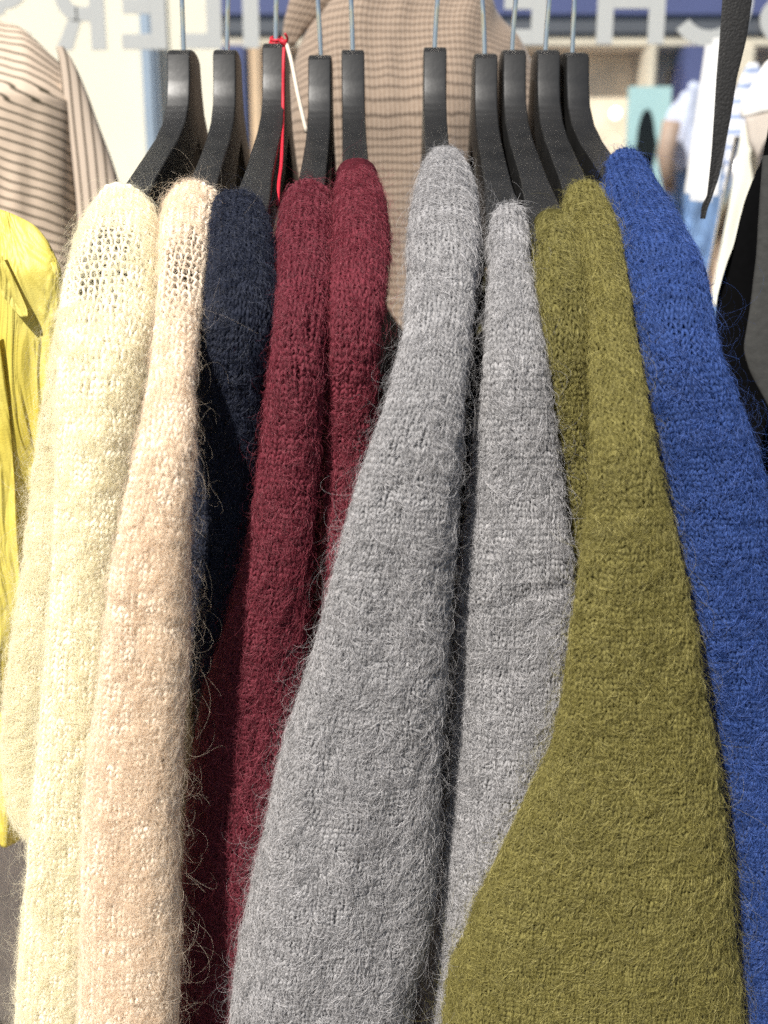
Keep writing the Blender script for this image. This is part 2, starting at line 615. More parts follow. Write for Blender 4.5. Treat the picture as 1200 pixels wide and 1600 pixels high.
# ------------------------------------------------------------------ shop window and its lettering
GY = 1.45
m_glass, nt, b = new_mat('window_glass')
b.inputs['Base Color'].default_value = (0.97, 0.985, 0.98, 1)
tr = N(nt, 'ShaderNodeBsdfTransparent'); tr.inputs[0].default_value = (0.93, 0.96, 0.95, 1)
gl = N(nt, 'ShaderNodeBsdfGlossy'); gl.inputs['Roughness'].default_value = 0.02
fr = N(nt, 'ShaderNodeFresnel'); fr.inputs[0].default_value = 1.45
mx = N(nt, 'ShaderNodeMixShader')
nt.links.new(fr.outputs[0], mx.inputs[0]); nt.links.new(tr.outputs[0], mx.inputs[1]); nt.links.new(gl.outputs[0], mx.inputs[2])
nt.links.new(mx.outputs[0], nt.nodes['Material Output'].inputs['Surface'])
win = empty('shop_window', (0, GY, 0.0), 'large clear shop window pane with frosted lettering seen from inside', 'window')
box_obj('pane', (-2.2, GY, 0.05), (2.2, GY + 0.006, 3.0), m_glass, win)
m_frame = plain('window_frame', (0.10, 0.10, 0.11), 0.5)
box_obj('bottom_frame', (-2.25, GY - 0.03, 0.0), (2.25, GY + 0.036, 0.05), m_frame, win)

m_vinyl, nt, b = new_mat('frosted_vinyl')
b.inputs['Base Color'].default_value = (0.52, 0.54, 0.535, 1)
b.inputs['Roughness'].default_value = 0.6
tl = N(nt, 'ShaderNodeBsdfTranslucent'); tl.inputs[0].default_value = (0.7, 0.72, 0.71, 1)
mx = N(nt, 'ShaderNodeMixShader'); mx.inputs[0].default_value = 0.25
nt.links.new(b.outputs[0], mx.inputs[1]); nt.links.new(tl.outputs[0], mx.inputs[2])
nt.links.new(mx.outputs[0], nt.nodes['Material Output'].inputs['Surface'])

LH = 126 / FPX * dist_at(10, GY)           # letter height


def arc_stroke(cx, cy, rx, ry, t0, t1, w, n=20):
    """polygon of a curved stroke (unit letter box)"""
    ts = np.linspace(R(t0), R(t1), n)
    o = [(cx + (rx) * math.cos(t), cy + (ry) * math.sin(t)) for t in ts]
    i = [(cx + (rx - w) * math.cos(t), cy + (ry - w) * math.sin(t)) for t in ts]
    return [[o[k], o[k + 1], i[k + 1], i[k]] for k in range(n - 1)]


def rect(x0, y0, x1, y1): return [[(x0, y0), (x1, y0), (x1, y1), (x0, y1)]]


W_ = 0.19
GLYPH = {   # as read from the street, unit height; mirrored when placed
    'E': (0.56, rect(0, 0, W_, 1) + rect(W_, 0, 0.56, 0.18) + rect(W_, 0.41, 0.53, 0.59) + rect(W_, 0.82, 0.56, 1)),
    'L': (0.52, rect(0, 0, W_, 1) + rect(W_, 0, 0.52, 0.18)),
    'I': (0.20, rect(0, 0, 0.20, 1)),
    'H': (0.84, rect(0, 0, 0.20, 1) + rect(0.64, 0, 0.84, 1) + rect(0.20, 0.41, 0.64, 0.59)),
    'R': (0.62, rect(0, 0, W_, 1) + rect(W_, 0.33, 0.36, 0.50) + rect(W_, 0.83, 0.36, 1) + arc_stroke(0.34, 0.665, 0.28, 0.335, -90, 90, 0.18)
          + [[(0.30, 0.34), (0.46, 0.36), (0.64, 0), (0.43, 0)]]),
    'C': (0.92, arc_stroke(0.5, 0.5, 0.52, 0.52, 38, 322, 0.19, 40)),
    'S': (0.66, arc_stroke(0.33, 0.74, 0.30, 0.27, 20, 270, 0.17, 24) + arc_stroke(0.33, 0.295, 0.32, 0.29, -160, 90, 0.17, 24)),
    'N': (0.78, rect(0, 0, 0.20, 1) + rect(0.58, 0, 0.78, 1) + [[(0.20, 1), (0.20, 0.68), (0.58, 0), (0.58, 0.32)]]),
}


def letter(ch, x_px, base_px):
    w, polys = GLYPH[ch]
    c = pix(x_px, base_px, GY - 0.004)
    bm = bmesh.new()
    for poly in polys:
        lo = [bm.verts.new((c[0] - (px - w / 2) * LH, GY - 0.0035, c[2] + py * LH)) for px, py in poly]
        hi = [bm.verts.new((c[0] - (px - w / 2) * LH, GY - 0.0015, c[2] + py * LH)) for px, py in poly]
        n = len(poly)
        bm.faces.new(lo); bm.faces.new(hi[::-1])
        for k in range(n):
            bm.faces.new((lo[k], hi[k], hi[(k + 1) % n], lo[(k + 1) % n]))
    return bm_obj('letter', bm, m_vinyl, win)


for ch, x, yb in (('S', 12, 78), ('R', 128, 78), ('E', 226, 77), ('L', 315, 76), ('I', 393, 75), ('E', 818, 70), ('H', 984, 69), ('C', 1112, 70), ('S', 1225, 70)):
    letter(ch, x, yb)

# things outside behind the glass at right
m_pinkp = plain('pink_print', (0.70, 0.30, 0.27), 0.6)
m_skin = plain('tan_print', (0.42, 0.25, 0.18), 0.6)
p = empty('teal_poster', tuple(pix(1005, 250, 4.2)), 'pale teal poster with a tan figure shape in the shop across the street', 'poster')
c0, c1 = pix(978, 250, 4.2), pix(1050, 135, 4.2)
box_obj('sheet', (c0[0], 4.2, c0[2] - 0.3), (c1[0], 4.23, c1[2]), m_teal, p)
bm = bmesh.new()
cc = pix(1008, 222, 4.2)
vs = [bm.verts.new((cc[0] + 0.035 * math.cos(t) * (1 if math.sin(t) > 0 else 1.25), 4.195, cc[2] + 0.12 * math.sin(t))) for t in np.linspace(0, 2 * math.pi, 20, endpoint=False)]
bm.faces.new(vs)
bmesh.ops.solidify(bm, geom=bm.faces[:], thickness=0.003)
bm_obj('figure_print', bm, m_skin, p)
l_ = pix(962, 177, 4.3)
m_lamp, nt, b = new_mat('lit_lamp')
b.inputs['Emission Color'].default_value = (0.85, 1, 1, 1); b.inputs['Emission Strength'].default_value = 1.6
bm = bmesh.new(); bmesh.ops.create_uvsphere(bm, u_segments=16, v_segments=10, radius=0.022); bmesh.ops.translate(bm, vec=Vector(l_), verts=bm.verts)
tag(bm_obj('shop_lamp', bm, m_lamp, None, True), 'small glowing round lamp inside the shop across the street', 'lamp')

# ------------------------------------------------------------------ hangers
m_wood, nt, b = new_mat('hanger_black')
tc = N(nt, 'ShaderNodeTexCoord')
nz = N(nt, 'ShaderNodeTexNoise'); nz.inputs['Scale'].default_value = 900; nz.inputs['Detail'].default_value = 4
n2 = N(nt, 'ShaderNodeTexNoise'); n2.inputs['Scale'].default_value = 40; n2.inputs['Detail'].default_value = 4
wv = N(nt, 'ShaderNodeTexWave'); wv.inputs['Scale'].default_value = 95; wv.inputs['Distortion'].default_value = 4; wv.bands_direction = 'Y'
for n_ in (nz, n2, wv): nt.links.new(tc.outputs['Object'], n_.inputs['Vector'])
nt.links.new(ramp(nt, n2.outputs[0], [(0.35, (0.006, 0.006, 0.006)), (0.7, (0.012, 0.0115, 0.011))]), b.inputs['Base Color'])
nt.links.new(ramp(nt, n2.outputs[0], [(0.3, (0.40,) * 3), (0.7, (0.52,) * 3)]), b.inputs['Roughness'])
b1 = N(nt, 'ShaderNodeBump'); b1.inputs['Strength'].default_value = 0.12; b1.inputs['Distance'].default_value = 0.0003
nt.links.new(nz.outputs[0], b1.inputs['Height'])
b2 = N(nt, 'ShaderNodeBump'); b2.inputs['Strength'].default_value = 0.12; b2.inputs['Distance'].default_value = 0.0005
nt.links.new(wv.outputs[0], b2.inputs['Height']); nt.links.new(b1.outputs[0], b2.inputs['Normal']); nt.links.new(b2.outputs[0], b.inputs['Normal'])
b.inputs['Specular IOR Level'].default_value = 0.5; b.inputs['IOR'].default_value = 1.5
m_chrome = plain('hook_chrome', (0.95, 0.89, 0.80), 0.14, metallic=1.0, noise=0.03)

# hook px (x at hanger top), top row, row & middle of the sweater's top edge, label
HANGERS = [
    (287, 80, 'leftmost black hanger, its arm entering the cream sweater'),
    (355, 80, 'second black hanger from the left, holding the beige sweater'),
    (431, 70, 'black hanger with red thread tied at its hook, holding the navy sweater'),
    (501, 88, 'black hanger holding the lower, left one of two maroon sweaters'),
    (551, 80, 'black hanger holding the higher, right one of two maroon sweaters'),
    (679, 76, 'black hanger alone in front of the checked coat, holding the higher grey sweater'),
    (757, 86, 'black hanger holding the lower, right one of two grey sweaters'),
    (800, 80, 'black hanger holding the lower, left one of two olive sweaters'),
    (852, 80, 'black hanger holding the higher, right one of two olive sweaters'),
    (894, 84, 'rightmost black hanger, its arm entering the blue sweater'),
]
TOPS = [(150, 400), (280, 400), (374, 390), (471, 390), (562, 350), (694, 350), (800, 370), (870, 370), (930, 340), (1026, 350)]


def hanger_outline():
    top = list(reversed([(0.0, 0.0), (-0.006, -0.0004), (-0.0115, -0.0018)] + ARM_TOP))     # from the tip to the neck
    left = top + []
    right = [(-y, z) for y, z in reversed(top[:-1])]
    under = [(-y, z) for y, z in ARM_BOT[:-1]] + [ARM_BOT[-1]] + list(reversed(ARM_BOT[:-1]))
    return left + right + under


def hanger_mesh():
    out = hanger_outline()
    bm = bmesh.new()
    f = bm.faces.new([bm.verts.new((-0.0056, y, z)) for y, z in out])
    r = bmesh.ops.extrude_face_region(bm, geom=[f])
    vs = [e for e in r['geom'] if isinstance(e, bmesh.types.BMVert)]
    bmesh.ops.translate(bm, vec=(0.0112, 0, 0), verts=vs)
    for v in bm.verts:
        k = min(max((abs(v.co.y) - 0.095) / 0.05, 0), 1)
        v.co.x *= 1 + 0.3 * k * k * (3 - 2 * k)
    bmesh.ops.recalc_face_normals(bm, faces=bm.faces)
    ed = [e for e in bm.edges if len(e.link_faces) == 2 and e.calc_face_angle(0) > 1.2]
    bmesh.ops.bevel(bm, geom=ed, offset=0.0011, segments=3, affect='EDGES', profile=0.6)
    me = bpy.data.meshes.new('arms')
    bmesh.ops.triangulate(bm, faces=[f for f in bm.faces if len(f.verts) > 6])
    bm.to_mesh(me); bm.free()
    me.materials.append(m_wood)
    for p in me.polygons: p.use_smooth = True
    me.set_sharp_from_angle(angle=R(35))
    return me


hm = hanger_mesh()
RAIL_Z_OFF = 0.088
top_world = []
for (hx, hy, lab), (tx, ty) in zip(HANGERS, TOPS):
    p = pix(hx, hy, HY)
    top_world.append(p)
rail_z = max(p[2] for p in top_world) + RAIL_Z_OFF
HOBJ = []
for (hx, hy, lab), (tx, ty), p in zip(HANGERS, TOPS, top_world):
    tgt = pix(tx, ty, cloth_path(p[2])(ty))
    yaw = math.atan2(tgt[0] - p[0], HY - tgt[1])
    t = empty('clothes_hanger', tuple(p), lab, 'hanger', 'black hangers on the rail')
    t.rotation_euler = (0, 0, yaw)
    a = link(bpy.data.objects.new('arms', hm), t)
    # hook: stem up, then round the rail
    dz = rail_z - p[2]
    rr = 0.0165
    lean = rng.uniform(-0.002, 0.002)
    stem = [(0, 0, -0.012), (0, 0, 0.0), (lean * 0.3, 0, 0.012), (lean, 0.0, dz * 0.35), (lean, 0.012, dz - rr)]
    loop = [(lean, rr * math.cos(k), dz + 0.0 + rr * math.sin(k)) for k in np.linspace(0.0, math.pi * 1.12, 16)]
    pts = spline(stem + [(lean, 0.0165, dz - 0.004)] + loop[1:], 60)
    V = tube('hook', pts, 0.00122, m_chrome, None, 10)
    V.parent = t
    HOBJ.append((t, yaw, p))
# the rail just above the picture
m_rail = plain('rail_steel', (0.6, 0.6, 0.6), 0.25, metallic=1.0, noise=0.05)
rail = tube('clothes_rail', [(-0.55, HY, rail_z + 0.0015), (0, HY, rail_z + 0.0015), (0.75, HY, rail_z + 0.0015)], 0.0125, m_rail, None, 20)
tag(rail, 'steel clothes rail above the picture carrying the black hangers', 'clothes rail')

# ------------------------------------------------------------------ mohair sweaters
def shade(c, k): return tuple(min(1.0, v * k) for v in c)


SW = {
 'cream': dict(h=0, col=(0.97, 0.90, 0.71), push=0.012, label='cream mohair sweater at far left with an open lacy shoulder',
   rows=[(287, 158, 228), (300, 140, 250), (350, 122, 262), (400, 108, 258), (450, 100, 254), (500, 94, 248), (600, 90, 238), (700, 88, 222), (800, 84, 206), (1000, 74, 185), (1300, 52, 172), (1600, 22, 165), (1900, 10, 160)]),
 'beige': dict(h=1, col=(0.92, 0.79, 0.635), push=-0.008, label='pale pinkish beige mohair sweater between the cream and navy ones',
   rows=[(288, 272, 336), (300, 260, 345), (350, 252, 338), (400, 247, 328), (450, 243, 320), (500, 238, 316), (600, 225, 312), (700, 208, 308), (800, 185, 301), (900, 168, 300), (1000, 158, 303), (1100, 152, 298), (1200, 142, 290), (1300, 137, 283), (1400, 132, 280), (1600, 125, 275), (1900, 118, 268)]),
 'navy': dict(h=2, col=(0.013, 0.017, 0.034), push=0.030, label='dark navy mohair sweater between the beige and maroon ones',
   rows=[(298, 338, 414), (320, 325, 430), (400, 318, 434), (500, 302, 430), (600, 292, 424), (700, 286, 418), (800, 282, 410), (900, 280, 400), (1000, 282, 392), (1100, 305, 395), (1300, 330, 410), (1600, 345, 420), (1900, 345, 420)]),
 'maroon_a': dict(h=3, col=(0.152, 0.022, 0.035), push=0.020, label='maroon mohair sweater hanging lower, next to the navy one',
   rows=[(290, 452, 512), (310, 440, 520), (350, 435, 518), (400, 432, 513), (500, 425, 510), (600, 415, 510), (700, 405, 508), (800, 390, 500), (900, 370, 492), (1000, 345, 488), (1100, 312, 478), (1200, 296, 470), (1300, 288, 462), (1400, 284, 455), (1600, 280, 450), (1900, 280, 450)]),
 'maroon_b': dict(h=4, col=(0.160, 0.023, 0.036), push=0.030, label='maroon mohair sweater hanging higher, next to the grey one',
   rows=[(252, 528, 588), (280, 520, 600), (350, 517, 606), (400, 515, 606), (500, 514, 600), (600, 511, 594), (700, 507, 592), (800, 501, 590), (900, 495, 585), (1000, 488, 580), (1200, 470, 570), (1600, 450, 560), (1900, 450, 560)]),
 'grey_a': dict(h=5, col=(0.40, 0.39, 0.392), push=0.0, label='heather grey mohair sweater hanging higher, next to the maroon ones',
   rows=[(230, 664, 724), (250, 650, 738), (300, 640, 743), (400, 635, 743), (500, 628, 739), (600, 603, 735), (700, 574, 728), (800, 545, 720), (900, 518, 712), (1000, 490, 706), (1100, 462, 701), (1200, 432, 697), (1300, 408, 692), (1400, 388, 687), (1500, 371, 675), (1600, 355, 650), (1900, 345, 640)]),
 'grey_b': dict(h=6, col=(0.41, 0.40, 0.402), push=0.013, label='heather grey mohair sweater hanging lower, next to the olive ones',
   rows=[(320, 776, 814), (340, 764, 826), (400, 762, 832), (500, 757, 845), (600, 748, 860), (700, 738, 872), (800, 727, 886), (900, 715, 899), (1000, 706, 902), (1100, 702, 900), (1200, 699, 895), (1300, 694, 890), (1600, 674, 870), (1900, 665, 860)]),
 'olive_a': dict(h=7, col=(0.165, 0.145, 0.042), push=0.026, label='olive green mohair sweater hanging lower, narrow, next to the grey ones',
   rows=[(330, 834, 888), (350, 822, 905), (400, 825, 911), (500, 838, 918), (600, 856, 924), (700, 872, 935), (800, 888, 945), (900, 898, 955), (1100, 910, 970), (1600, 930, 990), (1900, 930, 990)]),
 'olive_b': dict(h=8, col=(0.178, 0.156, 0.045), push=-0.014, label='olive green mohair sweater with the widest sleeve, next to the blue one',
   rows=[(285, 888, 934), (300, 876, 946), (350, 880, 965), (400, 896, 976), (450, 908, 985), (500, 912, 993), (600, 917, 1010), (700, 917, 1026), (800, 912, 1045), (900, 905, 1065), (1000, 893, 1082), (1100, 878, 1098), (1200, 852, 1115), (1300, 812, 1130), (1400, 764, 1140), (1500, 722, 1149), (1600, 695, 1155), (1900, 680, 1165)]),
 'blue': dict(h=9, col=(0.028, 0.064, 0.215), push=0.012, label='royal blue mohair sweater at the far right of the row',
   rows=[(237, 948, 998), (260, 937, 1015), (300, 943, 1036), (350, 955, 1066), (400, 967, 1093), (450, 976, 1106), (500, 985, 1113), (550, 992, 1122), (600, 998, 1140), (700, 1014, 1175), (800, 1034, 1205), (900, 1054, 1225), (1000, 1074, 1240), (1200, 1110, 1262), (1400, 1134, 1282), (1600, 1150, 1300), (1900, 1165, 1315)]),
}
SEAMS = {'beige': [(960, 50, 0.0005)], 'grey_b': [(935, -70, 0.0006)], 'blue': [(820, 60, 0.0004)]}
FLAT = dict(cream=0.6, beige=0.7, navy=0.7, maroon_a=0.6, maroon_b=0.65, grey_a=0.55, grey_b=0.55, olive_a=0.7, olive_b=0.5, blue=0.65)


def torso(name, hob, mat, parent, nl, seed, front=-0.135, w0=0.012):
    """the body of the sweater hanging under both hanger arms"""
    t, yaw, p = hob
    ys = np.linspace(front, 0.20, 40)
    ay = [y for y, z in reversed(ARM_TOP)]
    az = [z for y, z in reversed(ARM_TOP)]
    zb = -0.56
    nz_ = 60
    V, F = [], []
    grid = {}
    for side in (-1, 1):
        for i, y in enumerate(ys):
            top = float(np.interp(-abs(y), ay, az)) + 0.003
            low = float(np.interp(-nl, ay, az)) - 0.028
            if abs(y) < nl: top = low - 0.02 * math.cos(y / nl * math.pi / 2)
            else:
                k = (abs(y) - nl) / 0.02
                if k < 1: top = top * k + low * (1 - k)
            for j in range(nz_):
                f = j / (nz_ - 1)
                z = top + (zb - top) * f
                depth = top - z
                edge = min((y - front) / 0.03, (0.20 - y) / 0.03, 1.0)
                edge = math.sqrt(max(edge, 0.0))
                w = (0.0066 + (w0 - 0.0066) * min(depth / 0.08, 1)) * max(edge, 0.12)
                w += 0.0022 * math.sin(y * 60 + z * 7 + seed) * min(depth / 0.1, 1) * edge
                grid[side, i, j] = len(V)
                V.append((side * w, y, z))
    n = len(ys)
    for side in (-1, 1):
        for i in range(n - 1):
            for j in range(nz_ - 1):
                q = (grid[side, i, j], grid[side, i + 1, j], grid[side, i + 1, j + 1], grid[side, i, j + 1])
                F.append(q if side > 0 else q[::-1])
    for i in (0, n - 1):
        for j in range(nz_ - 1):
            F.append((grid[-1, i, j], grid[1, i, j], grid[1, i, j + 1], grid[-1, i, j + 1]))
    for i in range(n - 1):
        if abs(ys[i]) > nl + 0.01 and abs(ys[i + 1]) > nl + 0.01:
            F.append((grid[-1, i, 0], grid[1, i, 0], grid[1, i + 1, 0], grid[-1, i + 1, 0]))
        F.append((grid[-1, i, nz_ - 1], grid[1, i, nz_ - 1], grid[1, i + 1, nz_ - 1], grid[-1, i + 1, nz_ - 1]))
    V = np.array(V)
    c, s = math.cos(yaw), math.sin(yaw)
    Wv = np.stack([V[:, 0] * c - V[:, 1] * s, V[:, 0] * s + V[:, 1] * c, V[:, 2]], axis=1) + p
    return mesh_obj(name, Wv, F, mat, parent)


DENS = 1.0


class Zone:
    """where the knit is stretched open over the shoulder: 1 inside, falling to 0"""
    def __init__(self, y0, ry, q0, rq): self.y0, self.ry, self.q0, self.rq = y0, ry, q0, rq

    def __call__(self, y, q):
        d = np.sqrt(((np.asarray(y) - self.y0) / self.ry) ** 2 + ((np.asarray(q) - self.q0) / self.rq) ** 2)
        return np.clip((1.45 - d) / 1.15, 0, 1)


OPEN = {'cream': (398, 92, -0.14, 0.36), 'beige': (420, 74, 0.0, 0.38), 'blue': (452, 14, 0.2, 0.07)}
for si, (key, S) in enumerate(SW.items()):
    hob = HOBJ[S['h']]
    col = S['col']
    pale = key in ('cream', 'beige')
    mb = wool_base('wool_shaded_base_' + key, shade(col, 0.75 if key in ('cream', 'beige') else 0.5))  # self-shadow of the knit pits put into the colour: base darkened, yarn less
    if key.startswith('grey'):
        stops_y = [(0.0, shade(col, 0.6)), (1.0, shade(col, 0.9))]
        stops_f = [(0.0, shade(col, 0.35)), (0.35, shade(col, 0.9)), (0.8, shade(col, 1.6)), (1.0, shade(col, 2.2))]
    elif key in ('cream', 'beige'):
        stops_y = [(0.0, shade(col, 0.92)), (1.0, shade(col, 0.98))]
        stops_f = [(0.0, shade(col, 0.95)), (1.0, shade(col, 1.06))]
    else:
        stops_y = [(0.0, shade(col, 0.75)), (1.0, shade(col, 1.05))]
        stops_f = [(0.0, shade(col, 0.6)), (0.4, shade(col, 1.15)), (0.8, tuple(min(1, c * 2.1 + 0.012) for c in col)), (1.0, tuple(min(1, c * 2.8 + 0.07) for c in col))]
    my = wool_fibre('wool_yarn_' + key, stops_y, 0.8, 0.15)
    mf = wool_fibre('wool_fuzz_' + key, stops_f, 0.40, 0.45 if pale else 0.30)
    t = empty('mohair_sweater', tuple(hob[2]), S['label'], 'sweater', 'mohair sweaters hanging in a row')
    depth = cloth_path(hob[2][2], S['push'])
    lf = Loft(S['rows'], depth, flat=FLAT[key], seed=si * 11, dsmooth=18, relief=0.0016, wave=0.0006, wavek=3.2, seams=SEAMS.get(key, ()), shrink=0.0022, round_top=0.95)
    skip = oz = None
    if key in OPEN:
        oz = Zone(*OPEN[key])
        skip = lambda y, q, oz=oz: float(oz(y, q)) > (math.sin(y * 127.1 + q * 3117.7) * 43758.5453) % 1.0 * 0.9 + 0.08
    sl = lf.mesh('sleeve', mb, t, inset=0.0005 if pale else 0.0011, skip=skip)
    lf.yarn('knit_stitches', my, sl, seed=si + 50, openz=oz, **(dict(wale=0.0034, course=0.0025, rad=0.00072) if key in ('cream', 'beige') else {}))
    area = float((lf.half[:-1] * np.diff(lf.v))[lf.ys[:-1] < 1690].sum() * 2 * 0.57)
    lf.fuzz('fuzz', mf, sl, n_short=int((3.2e6 if pale else 2.1e6) * area), rad=0.000040 if pale else 0.000050, n_long=int(95000 * area), n_edge=int(60000 * area), seed=si + 90, openz=oz, length=0.0042 if pale else 0.0036, lift=0.85)
    S['loft'] = lf; S['mats'] = (mb, my, mf); S['obj'] = t
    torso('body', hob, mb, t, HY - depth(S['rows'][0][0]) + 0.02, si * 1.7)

# the cream sweater's sleeve bulging out at the left
S = SW['cream']
hz = HOBJ[0][2][2]
dp = cloth_path(hz, 0.03)
lobe = Loft([(470, 98, 150), (600, 76, 140), (700, 62, 132), (800, 51, 125), (900, 41, 118), (1000, 27, 112), (1100, 13, 106), (1180, 6, 100), (1240, 10, 95), (1290, 27, 88), (1312, 44, 80)],
            dp, flat=0.7, seed=77, rim=False)
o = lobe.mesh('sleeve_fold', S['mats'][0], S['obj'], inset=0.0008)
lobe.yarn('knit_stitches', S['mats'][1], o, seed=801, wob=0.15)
lobe.fuzz('fuzz', S['mats'][2], o, n_short=38000, rad=0.000042, n_long=1200, n_edge=1800, seed=802, ymax=1305, length=0.0040)

# ------------------------------------------------------------------ other garments
def cloth_uv_mat(name, build, rough=0.8):
    m, nt, b = new_mat(name)
    uv = N(nt, 'ShaderNodeUVMap')
    sep = N(nt, 'ShaderNodeSeparateXYZ')
    nt.links.new(uv.outputs[0], sep.inputs[0])
    build(nt, b, uv.outputs[0], sep.outputs[0], sep.outputs[1])
    b.inputs['Roughness'].default_value = rough
    return m


def math_n(nt, op, a, bval=None, c=None):
    n = N(nt, 'ShaderNodeMath', operation=op)
    for i, v in enumerate((a, bval, c)):
        if v is None: continue
        if isinstance(v, (int, float)): n.inputs[i].default_value = v
        else: nt.links.new(v, n.inputs[i])
    return n.outputs[0]


def line_mask(nt, coord, period, width):
    """1 inside a thin line repeating along coord"""
    f = math_n(nt, 'FRACT', math_n(nt, 'DIVIDE', coord, period))
    d = math_n(nt, 'ABSOLUTE', math_n(nt, 'SUBTRACT', f, 0.5))
    s = N(nt, 'ShaderNodeMapRange'); s.interpolation_type = 'SMOOTHSTEP'
    nt.links.new(d, s.inputs[0])
    s.inputs[1].default_value = width; s.inputs[2].default_value = width * 0.5
    s.inputs[3].default_value = 0; s.inputs[4].default_value = 1
    return s.outputs[0]


def mixc(nt, fac, a, b):
    m = N(nt, 'ShaderNodeMix', data_type='RGBA')
    if isinstance(fac, (int, float)): m.inputs[0].default_value = fac
    else: nt.links.new(fac, m.inputs[0])
    for i, v in ((6, a), (7, b)):
        if isinstance(v, tuple): m.inputs[i].default_value = (*v, 1)
        else: nt.links.new(v, m.inputs[i])
    return m.outputs[2]


def build_check(nt, b, uv, u, v):
    nz = N(nt, 'ShaderNodeTexNoise'); nz.inputs['Scale'].default_value = 60; nt.links.new(uv, nz.inputs['Vector'])
    nf = N(nt, 'ShaderNodeTexNoise'); nf.inputs['Scale'].default_value = 700; nt.links.new(uv, nf.inputs['Vector'])
    vv = math_n(nt, 'ADD', v, math_n(nt, 'MULTIPLY', nz.outputs[0], 0.003))
    h = line_mask(nt, vv, 0.0054, 0.18)
    w = line_mask(nt, u, 0.0034, 0.24)
    dash = math_n(nt, 'MULTIPLY', h, math_n(nt, 'ADD', math_n(nt, 'MULTIPLY', w, 0.45), 0.5))
    base = ramp(nt, nf.outputs[0], [(0.3, (0.26, 0.195, 0.145)), (0.7, (0.36, 0.28, 0.215))])
    c = mixc(nt, math_n(nt, 'MULTIPLY', w, 0.65), base, (0.20, 0.13, 0.08))
    c = mixc(nt, dash, c, (0.055, 0.035, 0.022))
    nt.links.new(c, b.inputs['Base Color'])
    hh = math_n(nt, 'SUBTRACT', 1.0, math_n(nt, 'MAXIMUM', h, math_n(nt, 'MULTIPLY', w, 0.6)))
    bp = N(nt, 'ShaderNodeBump'); bp.inputs['Strength'].default_value = 0.6; bp.inputs['Distance'].default_value = 0.0008
    nt.links.new(hh, bp.inputs['Height']); nt.links.new(bp.outputs[0], b.inputs['Normal'])
    b.inputs['Sheen Weight'].default_value = 0.2


m_check = cloth_uv_mat('checked_wool', build_check, 0.9)
CY = 0.80
coat = empty('checked_coat', tuple(pix(650, 900, CY)), 'brown and beige checked wool coat hanging behind the hangers', 'coat')
lf = Loft([(-62, 600, 720), (-45, 560, 760), (-20, 525, 785), (0, 490, 800), (30, 462, 820), (60, 448, 836), (100, 441, 850), (200, 438, 862), (300, 438, 866), (460, 445, 866), (900, 450, 870), (1300, 450, 870)],
          lambda y: CY - 0.035 * min(max((y + 62) / 220, 0), 1), dsmooth=14, flat=0.5, bmax=0.06, seed=21, relief=0.003, rim=False, step=5, wave=0.0028, wavek=4.0)
lf.mesh('sleeve', m_check, coat)
lf = Loft([(-70, 505, 575), (-30, 470, 545), (0, 452, 520), (40, 442, 480), (70, 440, 462)], lambda y: CY + 0.02, flat=0.4, seed=22, rim=False, step=4, smooth=3)
lf.mesh('collar', m_check, coat)


def build_stripe(nt, b, uv, u, v):
    nz = N(nt, 'ShaderNodeTexNoise'); nz.inputs['Scale'].default_value = 25; nt.links.new(uv, nz.inputs['Vector'])
    vv = math_n(nt, 'ADD', math_n(nt, 'ADD', v, math_n(nt, 'MULTIPLY', u, -0.32)), math_n(nt, 'MULTIPLY', nz.outputs[0], 0.006))
    h = line_mask(nt, vv, 0.0062, 0.16)
    c = mixc(nt, h, (0.54, 0.43, 0.33), (0.06, 0.045, 0.022))
    nt.links.new(c, b.inputs['Base Color'])


def build_stripe2(nt, b, uv, u, v):
    h = line_mask(nt, math_n(nt, 'ADD', u, math_n(nt, 'MULTIPLY', v, 0.12)), 0.0062, 0.17)
    c = mixc(nt, h, (0.55, 0.45, 0.36), (0.07, 0.05, 0.03))
    nt.links.new(c, b.inputs['Base Color'])


m_str = cloth_uv_mat('striped_jersey', build_stripe, 0.75)
m_str2 = cloth_uv_mat('striped_jersey_sleeve', build_stripe2, 0.75)
top_ = empty('striped_pullover', tuple(pix(20, 700, 0.74)), 'beige jersey pullover with thin dark stripes at the upper left', 'pullover')
lf = Loft([(22, -150, -10), (36, -170, 30), (55, -185, 66), (80, -195, 96), (120, -200, 112), (200, -205, 122), (300, -210, 132), (450, -215, 145), (800, -220, 150)],
          lambda y: 0.75 - 0.03 * min(max((y - 22) / 120, 0), 1), flat=0.4, bmax=0.05, seed=31, relief=0.003, rim=False, smooth=3)
lf.mesh('body', m_str, top_)
lf = Loft([(72, 86, 100), (90, 90, 112), (120, 92, 126), (160, 94, 142), (200, 98, 156), (250, 104, 174), (300, 110, 190), (360, 116, 205), (500, 120, 215)],
          lambda y: 0.735, flat=0.6, seed=32, relief=0.0015, rim=False, smooth=3)
lf.mesh('sleeve', m_str2, top_)

